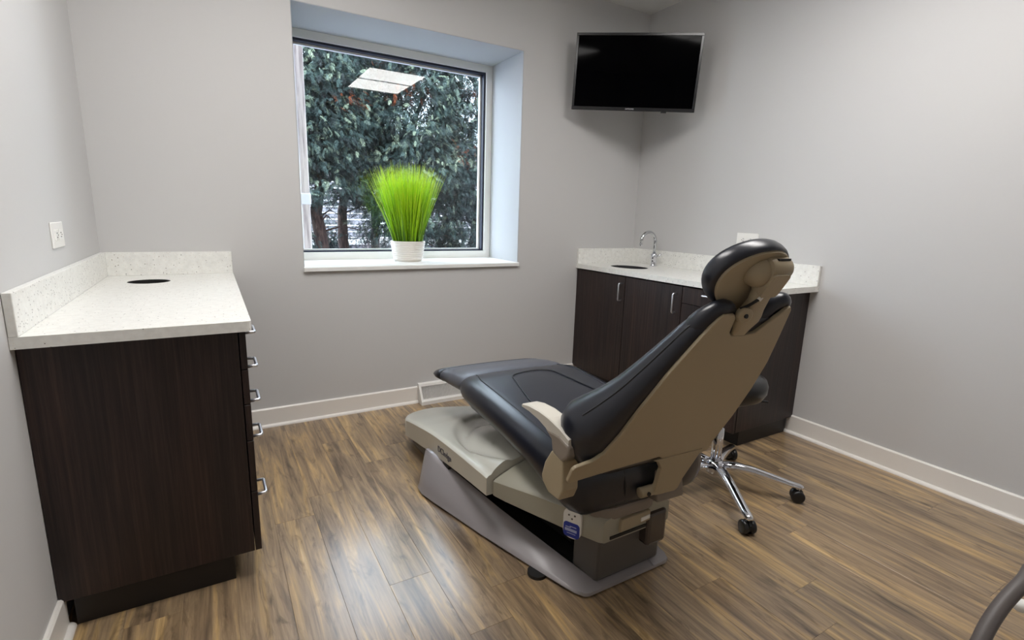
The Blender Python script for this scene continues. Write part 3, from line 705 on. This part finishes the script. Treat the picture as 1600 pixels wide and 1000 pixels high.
# back: coordinates (u, w, n): w up along the shell, n towards the patient
SLN = math.hypot(1, .47); tw_ = (-.47 / SLN, 1 / SLN); nn_ = (1 / SLN, .47 / SLN)
UB = 0.022
def BK(u, w, n_): return LW(u + UB, -.04 + tw_[0] * w + nn_[0] * n_, .38 + tw_[1] * w + nn_[1] * n_)
half = [(.118, .695), (.085, .700), (.072, .692), (.062, .66), (.045, .632), (.0, .628)]
right = [(.006, .628), (.05, .632), (.075, .655), (.128, .706), (.140, .712), (.150, .700), (.176, .60), (.198, .507), (.206, .40), (.200, .276), (.182, .17), (.160, .11)]
left = [(-.045, .632), (-.058, .645), (-.066, .69), (-.078, .703), (-.115, .704), (-.128, .69), (-.158, .63), (-.205, .52), (-.245, .40), (-.272, .30), (-.300, .235), (-.330, .212), (-.385, .200), (-.392, .19), (-.392, .140), (-.384, .132), (-.30, .138), (-.16, .146), (-.05, .150), (-.03, .135)]
shell_pts = right + [(.10, .10), (.06, .095), (.0, .10)] + left[::-1]
bm = prism(shell_pts, 'z', -.012, .0, bev=.003, f=BK)
obj('back_shell', bm, m_shell, ch)
# tab that drops to the hinge
tabp = [(-.045, .50), (.17, .50), (.150, .455), (.118, .385), (.112, .352), (.10, .342), (.01, .346), (.0, .36), (-.002, .46), (-.02, .485)]
obj('hinge_tab', prism([(p[0], p[1]) for p in tabp], 'y', -.094, -.078, bev=.003, f=lambda a, y, b: LW(a, y - (b - .345) * .25 + .02, b)), m_shell, ch)
obj('hinge_pin', cyl(LW(-.045, -.06, .362), LW(.02, -.06, .362), .018, 16, bev=.003), m_shell, ch, smooth=True)
obj('hinge_bolt', cyl(LW(-.022, -.082, .362), LW(-.022, -.072, .362), .007, 12), m_void, ch)
# back cushion
def pad_ring(w, hw, nf, conc, n0=-.002, tuck=0.0):
    pts = []; nn = 16; rf_ = max(.02, nf * .5)
    for k in range(nn + 1):
        s = -1 + 2 * k / nn; pts.append((s * (hw - rf_ * .8), nf - conc * (1 - s ** 2) ** 1.0))
    for k in range(1, 9):
        a = PI / 2 - PI * k / 8; c_ = (nf + n0) / 2; h_ = (nf - n0) / 2
        pts.append((hw - rf_ * .8 + rf_ * .8 * math.cos(a) * (1 if a > 0 else 1), c_ + h_ * math.sin(a)))
    for k in range(1, 6): s = 1 - 2 * k / 6; pts.append((s * (hw - rf_ * .8), n0))
    for k in range(0, 8):
        a = -PI / 2 - PI * k / 8; c_ = (nf + n0) / 2; h_ = (nf - n0) / 2
        pts.append((-hw + rf_ * .8 + rf_ * .8 * math.cos(a), c_ + h_ * math.sin(a)))
    g_ = interp(w, [(.1, .70), (.25, .64), (.40, .78), (.52, .90), (.60, 1.0)])
    return [BK(a * (g_ if a > 0 else 1), w, b) for a, b in pts]
tabw = [(.112, .24, .030, .0), (.125, .285, .055, .002), (.145, .325, .085, .008), (.175, .355, .125, .02), (.205, .370, .158, .03), (.235, .374, .176, .04), (.27, .368, .174, .045), (.31, .348, .156, .045), (.36, .318, .130, .04), (.42, .282, .106, .035), (.50, .242, .086, .03), (.58, .203, .070, .02), (.635, .176, .060, .01), (.66, .160, .052, .006), (.672, .14, .040, .0)]
tb = [(w, smooth_interp(w, [(a[0], a[1]) for a in tabw]), smooth_interp(w, [(a[0], a[2]) for a in tabw]), smooth_interp(w, [(a[0], a[3]) for a in tabw])) for w in sorted(set(list(np.linspace(.112, .672, 40)) + [a[0] for a in tabw]))]
obj('back_cushion', loft([pad_ring(*a) for a in tb]), m_vinylblk, ch, smooth=True)
for s in (-1, 1):
    gr = lambda w: interp(w, [(.1, .70), (.25, .64), (.40, .78), (.52, .90), (.60, 1.0)]) if s > 0 else 1
    P_ = [BK(gr(w) * s * (h - .062 - .15 * max(0, n_ - .09)), w, n_ - c_ * .12 - .003) for w, h, n_, c_ in tb if .2 < w < .655]
    obj('back_piping', tube(P_, .003, 6), m_seam, ch, smooth=True)
    P_ = [BK(gr(w) * s * (h - .001), w, n_ * .5 - .001) for w, h, n_, c_ in tb if .3 < w < .66]
    obj('edge_piping', tube(P_, .003, 6), m_seam, ch, smooth=True)
# shoulder lobes either side of the notch
def lobe(pts):
    c = catmull([p[:3] for p in pts], 5); R = [interp(i / (len(c) - 1), [(k / (len(pts) - 1), p[3]) for k, p in enumerate(pts)]) for i in range(len(c))]
    return tube([BK(*p) for p in c], 1, 14, rs=R)
bm = lobe([(-.148, .58, .030, .024), (-.140, .65, .028, .030), (-.122, .696, .018, .023), (-.096, .709, .015, .021), (-.070, .697, .015, .019), (-.056, .665, .018, .017), (-.044, .638, .020, .014)])
obj('left_shoulder_pad', bm, m_vinylblk, ch, smooth=True)
bm = lobe([(.160, .58, .030, .024), (.150, .65, .028, .029), (.144, .698, .020, .024), (.128, .716, .018, .022), (.100, .700, .018, .021), (.072, .668, .018, .019), (.04, .640, .020, .015), (.015, .628, .020, .010)])
obj('right_shoulder_pad', bm, m_vinylblk, ch, smooth=True)
# headrest
HO = Vector(LW(-0.004, -.335, 1.106)); sv = (-.515, .857); nv = (.857, .515)
def HR(u, s, n_): return HO + UU * u + VV * (sv[0] * s + nv[0] * n_) + Vector((0, 0, sv[1] * s + nv[1] * n_))
hd = []
for k in range(13):   # profile of the pad: (scale, n)
    a = PI * k / 12; hd.append((1 - .17 * (1 - math.sin(a)) if True else 1, -.030 * math.cos(a)))
rings = []
A_, B_ = .124, .103
for sc, n_ in [(.84, -.010), (.89, -.021), (.94, -.023), (.985, -.014), (1.0, 0.0), (.985, .015), (.94, .026), (.86, .032), (.6, .030), (.3, .024), (.02, .022)]:
    rings.append([HR(A_ * sc * math.cos(t), B_ * sc * math.sin(t), n_ + .020 * (A_ * sc * math.cos(t) / A_) ** 2) for t in [2 * PI * k / 48 for k in range(48)]])
obj('headrest_cushion', loft(rings), m_vinylblk, ch, smooth=True)
rings = []
for sc, n_ in [(.915, -.008), (.915, -.022), (.89, -.027), (.7, -.024), (.45, -.021), (.02, -.020)]:
    rings.append([HR(A_ * sc * math.cos(t), B_ * sc * math.sin(t), n_ + .020 * (sc * math.cos(t)) ** 2) for t in [2 * PI * k / 48 for k in range(48)]])
auto(obj('headrest_shell', loft(rings), m_shell, ch), 50)
k1 = LW(-.066, -.366, 1.118); k2 = LW(.052, -.366, 1.118)
bm = cyl(LW(-.016, -.384, 1.130), LW(.062, -.384, 1.130), .031, 28, bev=.008)
box_ = prism(rrect(-.010, .055, -.020, .05, .012), 'z', -.065, -.03, f=HR, bm=bm)
kn = obj('headrest_knuckle', bm, m_shell, ch, smooth=False); auto(kn, 40)
sph = bmesh.new(); bmesh.ops.create_uvsphere(sph, u_segments=24, v_segments=14, radius=1)
for v in sph.verts: v.co = LW(-.016 + v.co.x * .036, -.366 + v.co.y * .040, 1.122 + v.co.z * .040)
obj('knuckle_cap', sph, m_shell, ch, smooth=True)
bm = bmesh.new(); box(bm, .004, .050, -.4085, -.400, 1.1505, 1.1555); rf(bm, LW); obj('knuckle_slot', bm, m_void, ch)
# neck arm
bm = bmesh.new(); rings = []
for (u, v, z, hw, hd_) in ((.022, -.380, 1.128, .026, .012), (.022, -.378, 1.11, .034, .018), (.020, -.372, 1.09, .035, .020), (.017, -.357, 1.05, .029, .017), (.012, -.343, 1.02, .036, .018), (.010, -.335, 1.0, .043, .018), (.012, -.328, .985, .042, .017), (.012, -.318, .965, .030, .015), (.012, -.305, .945, .028, .012), (.012, -.29, .92, .028, .010)):
    rings.append([LW(u + a, v + b, z) for a, b in rrect(-hw, hw, -hd_, hd_, hd_ * .8, 4)])
loft(rings, bm); auto(obj('neck_arm', bm, m_shell, ch), 50)
obj('pivot_disc', cyl(LW(-.030, -.362, 1.008), LW(-.026, -.345, 1.012), .021, 24, bev=.003), m_shell, ch, smooth=True)
obj('pivot_socket', cyl(LW(-.0303, -.3645, 1.008), LW(-.030, -.361, 1.008), .006, 12), m_void, ch)
obj('release_lever', tube([LW(-.04, -.350, 1.025), LW(-.025, -.362, 1.035), LW(-.004, -.374, 1.052)], .004, 8), m_void, ch)
obj('lever_tip', tube([LW(-.006, -.374, 1.050), LW(.000, -.376, 1.058)], .006, 8), m_white, ch, smooth=True)
# arm rests
def armrest(side, dv, um):
    f = lambda a, b, c_: LW(side * um + side * a, b + dv, c_)
    rings = []
    for v, uo, hw, zt, zb in ((.232, .020, .024, .612, .606), (.215, .018, .031, .620, .608), (.15, .008, .031, .638, .617), (.08, .003, .031, .646, .615), (.02, .0, .030, .645, .603), (-.04, .0, .028, .634, .590), (-.085, .0, .026, .618, .585)):
        rings.append([f(a - uo, v, z) for a, z in [(-hw, zb + .002), (-hw + .003, zb), (hw - .003, zb), (hw, zb + .002), (hw, zt - .003), (hw - .004, zt), (-hw + .004, zt), (-hw, zt - .003)]])
    a = obj('armrest', loft(rings), m_armtop, ch)
    obj('arm_knee', prism([(.045, .608), (.0, .585), (-.008, .548), (-.062, .538), (-.085, .560), (-.092, .585), (-.088, .600), (-.04, .612)], 'x', -.029, .031, bev=.007, f=f), m_knee, a)
    obj('arm_post', prism([(-.004, .552), (.030, .50), (.047, .447), (.040, .430), (.005, .408), (-.055, .412), (-.072, .45), (-.066, .542)], 'x', -.027, .030, bev=.005, f=f), m_shell, a)
armrest(-1, 0, .330)
armrest(1, .05, .295)

# ------------------------------------------------------------------ operator stool
sx_, sy_ = 2.44, -1.68
so = thing('stool', 'chrome five-star stool with black seat on casters behind the dental chair', 'stool', (sx_, sy_, 0))
obj('hub', lathe([(0.002, .075), (0.030, .075), (0.036, .085), (0.038, .125), (0.030, .140), (0.002, .142)], (sx_, sy_, 0), 28), m_chrome, so, smooth=True)
obj('gas_column', lathe([(0.002, .09), (0.024, .09), (0.024, .30), (0.021, .303), (0.017, .305), (0.017, .44), (0.002, .44)], (sx_, sy_, 0), 28), m_chrome, so, smooth=True)
for k in range(5):
    a = math.radians(-120.2 + 72 * k + (0.5 if k else 0)); dx, dy = math.cos(a), math.sin(a)
    cs = [(0.02, .118, .028, .018), (.09, .124, .027, .019), (.17, .116, .026, .017), (.26, .096, .024, .014), (.33, .080, .023, .012), (.365, .074, .021, .011), (.380, .072, .013, .007)]
    rings = []
    for r, z, hw, hh in cs:
        rings.append([Vector((sx_ + dx * r - dy * p, sy_ + dy * r + dx * p, z + q)) for p, q in [(hw * math.cos(t) * (1 if math.sin(t) < 0 else .8), hh * math.sin(t)) for t in [2 * PI * j / 14 for j in range(14)]]])
    l = obj('leg', loft(rings), m_chrome, so, smooth=True)
    cx, cy = sx_ + dx * .36, sy_ + dy * .36
    obj('caster_stem', cyl((cx, cy, .05), (cx, cy, .076), .009, 12), m_chrome, l)
    ca = a + random.uniform(.9, 2.2); ex, ey = math.cos(ca), math.sin(ca)   # axle direction
    bm = bmesh.new()
    for s in (-1, 1): cyl((cx + ex * s * .005, cy + ey * s * .005, .029), (cx + ex * s * .028, cy + ey * s * .028, .029), .029, 24, bm, bev=.007)
    obj('caster_wheel', bm, m_black, l, smooth=True)
    obj('caster_hood', cyl((cx - ex * .006, cy - ey * .006, .034), (cx + ex * .006, cy + ey * .006, .034), .026, 16), m_void, l)
st = [(0.002, .452), (.12, .452), (.155, .470), (.172, .50), (.174, .53), (.165, .556), (.14, .572), (.10, .577), (.05, .570), (0.002, .566)]
obj('seat', lathe(st, (sx_ + .005, sy_ - .005, 0), 40), m_black, so, smooth=True)
obj('seat_plate', BX(sx_ - .08, sx_ + .10, sy_ - .08, sy_ + .06, .425, .455, bev=.005), m_black, so)
obj('height_lever', tube([(sx_ + .05, sy_ - .03, .436), (sx_ + .15, sy_ - .08, .434), (sx_ + .19, sy_ - .10, .430)], .006, 8), m_black, so)

# ------------------------------------------------------------------ delivery hose at the lower right edge
def PX(px, py, d):
    return CAM + (FW + RX * ((px - 800) / 793.53) - UY * ((py - 500) / 793.53)) * d
hs = thing('hose_stand', 'grey suction hose and white holder of a cart at the lower right edge', 'dental cart', (2.40, -3.15, 0))
P_ = [(2.38, -3.12, .74), (2.20, -2.98, .70), PX(1640, 868, 1.26), PX(1600, 908, 1.22), PX(1562, 950, 1.19), PX(1533, 1000, 1.16), PX(1520, 1060, 1.13), (1.66, -2.99, .22), (1.95, -3.10, .12), (2.32, -3.14, .14)]
obj('hose', tube(catmull(P_, 8), .0165, 14), m_hose, hs, smooth=True)
obj('stand_post', cyl((2.40, -3.15, .03), (2.40, -3.15, .85), .03, 20, bev=.004), m_white, hs, smooth=True)
obj('stand_foot', lathe([(0.002, 0), (.20, 0), (.20, .02), (.05, .04), (.002, .04)], (2.40, -3.15, 0), 32), m_white, hs)
P_ = [(2.40, -3.13, .62), PX(1660, 950, 1.34), PX(1594, 946, 1.30)]
obj('holder', tube(catmull(P_, 4), .017, 14), m_white, hs, smooth=True)

# ------------------------------------------------------------------ outside
g = struct(obj('ground_outside', BX(-14, 18, 0.66, 30, -0.25, 0.02), m_snow))
struct(obj('exterior_wall', box(box(box(box(bmesh.new(), -3, X0 - .0, .5, .62, -.1, 3.2), X1, 7, .5, .62, -.1, 3.2), X0, X1, .5, .62, ZT, 3.2), X0, X1, .5, .62, -.1, ZS - .03), m_outwall))
po = thing('porch_post', 'weathered white wooden post outside the left edge of the window', 'post', (1.075, 1.02, 0))
obj('shaft', BX(1.06, 1.115, .98, 1.06, 0.02, 3.0, bev=.004), m_post, po)
obj('collar', BX(1.052, 1.122, .975, 1.066, 1.28, 1.36, bev=.004), m_pipe, po)
ds = thing('downspout', 'smooth white downspout outside beside the wooden post', 'downspout', (1.02, 1.0, 0))
obj('pipe', BX(.985, 1.045, .96, 1.04, 1.62, 3.0, bev=.012, seg=2), m_pipe, ds)
obj('lower_pipe', BX(.975, 1.022, .965, 1.03, 0.02, 1.625, bev=.008, seg=2), mat('green_grey_pipe', srgb(170, 190, 186), .5), ds)
# spray template: a drooping fan of scale leaves
def spray_template(seed):
    r = random.Random(seed); V, F = [], []
    def leafstrip(p, d, l, w):
        b = len(V); d = d.normalized(); q = Vector((-d.y, d.x, 0)) * w
        e = p + d * l
        dz = Vector((0, 0, -l * .35))
        V.extend([p, p.lerp(e, .45) + q + dz * .2, e + dz, p.lerp(e, .45) - q + dz * .2]); F.append((b, b + 1, b + 2, b + 3))
    main = Vector((1, 0, 0))
    for i in range(5):
        t = .08 + .85 * i / 5; p = Vector((t, 0, -.35 * t * t))
        for s in (-1, 1):
            leafstrip(p, Vector((1, s * r.uniform(.5, 1.0), r.uniform(-.2, .2))), .46 * (1 - .5 * t) * r.uniform(.7, 1.25), .034)
    leafstrip(Vector((0, 0, 0)), main, .55, .02); leafstrip(Vector((.5, 0, -.09)), Vector((1, .05, 0)), .6, .03)
    return np.array([tuple(v) for v in V]), F
TEMPL = [spray_template(i) for i in range(4)]
def foliage(cx, cy, h, rad, n, zlo, seed, gapf=0.0, size=(.065, .13)):
    g_ = np.random.default_rng(seed); Vs, Fs, Ts = [], [], []; base = 0
    # branches give clumps
    nb = max(12, n // 45)
    for b in range(nb):
        z = zlo + (h - zlo) * g_.random() ** .9; a = g_.random() * 2 * PI if g_.random() < .35 else PI + g_.random() * PI
        R0 = rad * (1 - .55 * (z / h) ** 3); rr0 = R0 * (.45 + .55 * g_.random() ** .6)
        c = np.array([cx + rr0 * math.cos(a), cy + rr0 * math.sin(a), z]); clr = g_.random(); ins = rr0 / R0
        kind = g_.random()
        for j in range(45):
            d = g_.normal(0, 1, 3) * np.array([.12, .12, .085])
            p = c + d; aa = a + g_.normal(0, .8); pit = g_.normal(-.55, .45); rol = g_.normal(0, .6)
            V0, F0 = TEMPL[g_.integers(4)]; s = g_.uniform(*size)
            ca, sa = math.cos(aa), math.sin(aa); cp_, sp = math.cos(pit), math.sin(pit); cr, sr = math.cos(rol), math.sin(rol)
            Rx_ = np.array([[1, 0, 0], [0, cr, -sr], [0, sr, cr]]); Ry = np.array([[cp_, 0, -sp], [0, 1, 0], [sp, 0, cp_]]); Rz = np.array([[ca, -sa, 0], [sa, ca, 0], [0, 0, 1]])
            Vs.append((V0 * s) @ (Rz @ Ry @ Rx_).T + p)
            Fs += [tuple(i + base for i in f) for f in F0]; base += len(V0)
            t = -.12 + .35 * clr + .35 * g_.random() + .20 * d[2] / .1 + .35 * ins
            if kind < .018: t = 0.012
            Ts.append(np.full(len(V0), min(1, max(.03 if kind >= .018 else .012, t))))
    return np.concatenate(Vs), Fs, np.concatenate(Ts)
def tree(x, y, h, rad, n, zlo, seed, label, tr=.055, size=(.065, .13)):
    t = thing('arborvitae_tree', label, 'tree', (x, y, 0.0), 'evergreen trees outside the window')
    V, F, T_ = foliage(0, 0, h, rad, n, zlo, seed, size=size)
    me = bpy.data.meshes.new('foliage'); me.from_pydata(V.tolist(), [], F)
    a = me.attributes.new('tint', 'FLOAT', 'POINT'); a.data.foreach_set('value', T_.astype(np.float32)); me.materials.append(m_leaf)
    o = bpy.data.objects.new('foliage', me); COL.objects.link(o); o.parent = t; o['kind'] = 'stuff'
    r = random.Random(seed); pth = [(x + r.uniform(-.03, .03) * k, y + r.uniform(-.03, .03) * k, h * .95 * k / 8) for k in range(9)]
    obj('trunk', tube(pth, tr, 10, rs=[tr * 1.15 * (1 - k / 9) + .01 for k in range(9)]), m_bark, t, smooth=True)
    bm = bmesh.new()
    for k in range(26):
        z = zlo * .7 + (h * .8 - zlo * .7) * k / 26; aa = k * 2.4; R0 = rad * (1 - .75 * (z / h) ** 1.6) * .9
        tube([(x, y, z), (x + math.cos(aa) * R0 * .5, y + math.sin(aa) * R0 * .5, z + .08), (x + math.cos(aa) * R0, y + math.sin(aa) * R0, z + .02)], .01, 5, bm, rs=[.014, .009, .003])
    obj('branches', bm, m_bark, t)
tree(1.72, 4.00, 3.42, .66, 14000, 1.38, 11, 'dark evergreen with a bare lower trunk nearest the porch post', .085)
tree(2.12, 4.35, 3.5, .50, 9000, 1.75, 12, 'evergreen with a bare trunk between the first trunk and the grass pot', .07)
tree(3.05, 4.05, 3.42, .78, 18000, .85, 13, 'evergreen with low branches directly behind the potted grass', .07)
tree(3.95, 4.00, 3.45, .82, 16000, .35, 14, 'full evergreen at the right edge of the window', .07)
tree(4.95, 4.2, 3.45, .80, 7000, .3, 15, 'evergreen beyond the right side of the window', .06)
tree(.85, 4.1, 3.42, .75, 7000, .6, 16, 'evergreen behind the white post and downspout', .06)
tree(2.60, 4.75, 3.6, .60, 8000, 1.8, 17, 'slim evergreen set back above the gap where the house shows', .06)
for (x, y, h, rad, sd_, lb) in ((1.98, 5.3, 1.15, .34, 31, 'low evergreen bush behind the two bare trunks'), (0.95, 5.2, 1.05, .34, 32, 'low evergreen bush behind the porch post')):
    t = thing('evergreen_bush', lb, 'bush', (x, y, 0.0), 'low bushes outside')
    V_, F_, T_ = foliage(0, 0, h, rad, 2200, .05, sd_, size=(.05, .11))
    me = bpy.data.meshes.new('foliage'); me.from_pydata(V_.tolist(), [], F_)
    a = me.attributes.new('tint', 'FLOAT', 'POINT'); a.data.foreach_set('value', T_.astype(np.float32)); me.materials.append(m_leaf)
    o = bpy.data.objects.new('foliage', me); COL.objects.link(o); o.parent = t; o['kind'] = 'stuff'
    bm = bmesh.new()
    for k in range(9):
        aa = k * .7; tube([(x, y, 0), (x + math.cos(aa) * rad * .3, y + math.sin(aa) * rad * .3, h * .5), (x + math.cos(aa) * rad * .6, y + math.sin(aa) * rad * .6, h * .85)], .01, 5, bm, rs=[.014, .009, .003])
    obj('stems', bm, m_bark, t)['kind'] = 'stuff'
# distant house and bare shrub
hb = thing('house', 'pale sided house glimpsed between the trees', 'house', (3.9, 13, 0))
obj('house_body', BX(2.4, 8.5, 12, 16, .02, 2.6), m_siding, hb)
bm = bmesh.new()
for k in range(14): box(bm, 2.38, 8.5, 11.97, 12.0, .15 + k * .17, .16 + k * .17 + .02)
sd = obj('siding_lap', bm, m_white, hb); sd['kind'] = 'stuff'
obj('roof', prism([(11.7, 2.6), (14, 3.8), (16.3, 2.6)], 'x', 2.2, 8.7), m_roof, hb)
wn = obj('window', BX(4.6, 5.6, 11.95, 12.0, .9, 2.0), m_white, hb)
obj('pane', BX(4.68, 5.52, 11.93, 11.96, .98, 1.92), m_winglass, wn)
bs = thing('bare_shrub', 'leafless grey shrub standing in front of the pale house', 'shrub', (3.0, 6.3, 0.02))
bm = bmesh.new(); r = random.Random(5)
for k in range(60):
    a = r.uniform(0, 2 * PI); l = r.uniform(.5, 1.0); e = (3.0 + math.cos(a) * .45 * r.random(), 6.3 + math.sin(a) * .45 * r.random(), .02 + l)
    tube([(3.0, 6.3, .02), ((3.0 + e[0]) / 2 + r.uniform(-.05, .05), (6.3 + e[1]) / 2, l * .5), e], .008, 4, bm, rs=[.012, .008, .003])
tg = obj('twigs', bm, m_twig, bs); tg['kind'] = 'stuff'
wl = thing('garden_wall', 'low pale stone wall outside behind the tree trunks', 'wall', (2.2, 7, 0))
obj('wall_body', BX(1.0, 5.5, 6.9, 7.2, .02, .62), m_siding, wl)
obj('coping', BX(.95, 5.55, 6.85, 7.25, .62, .70), m_white, wl)
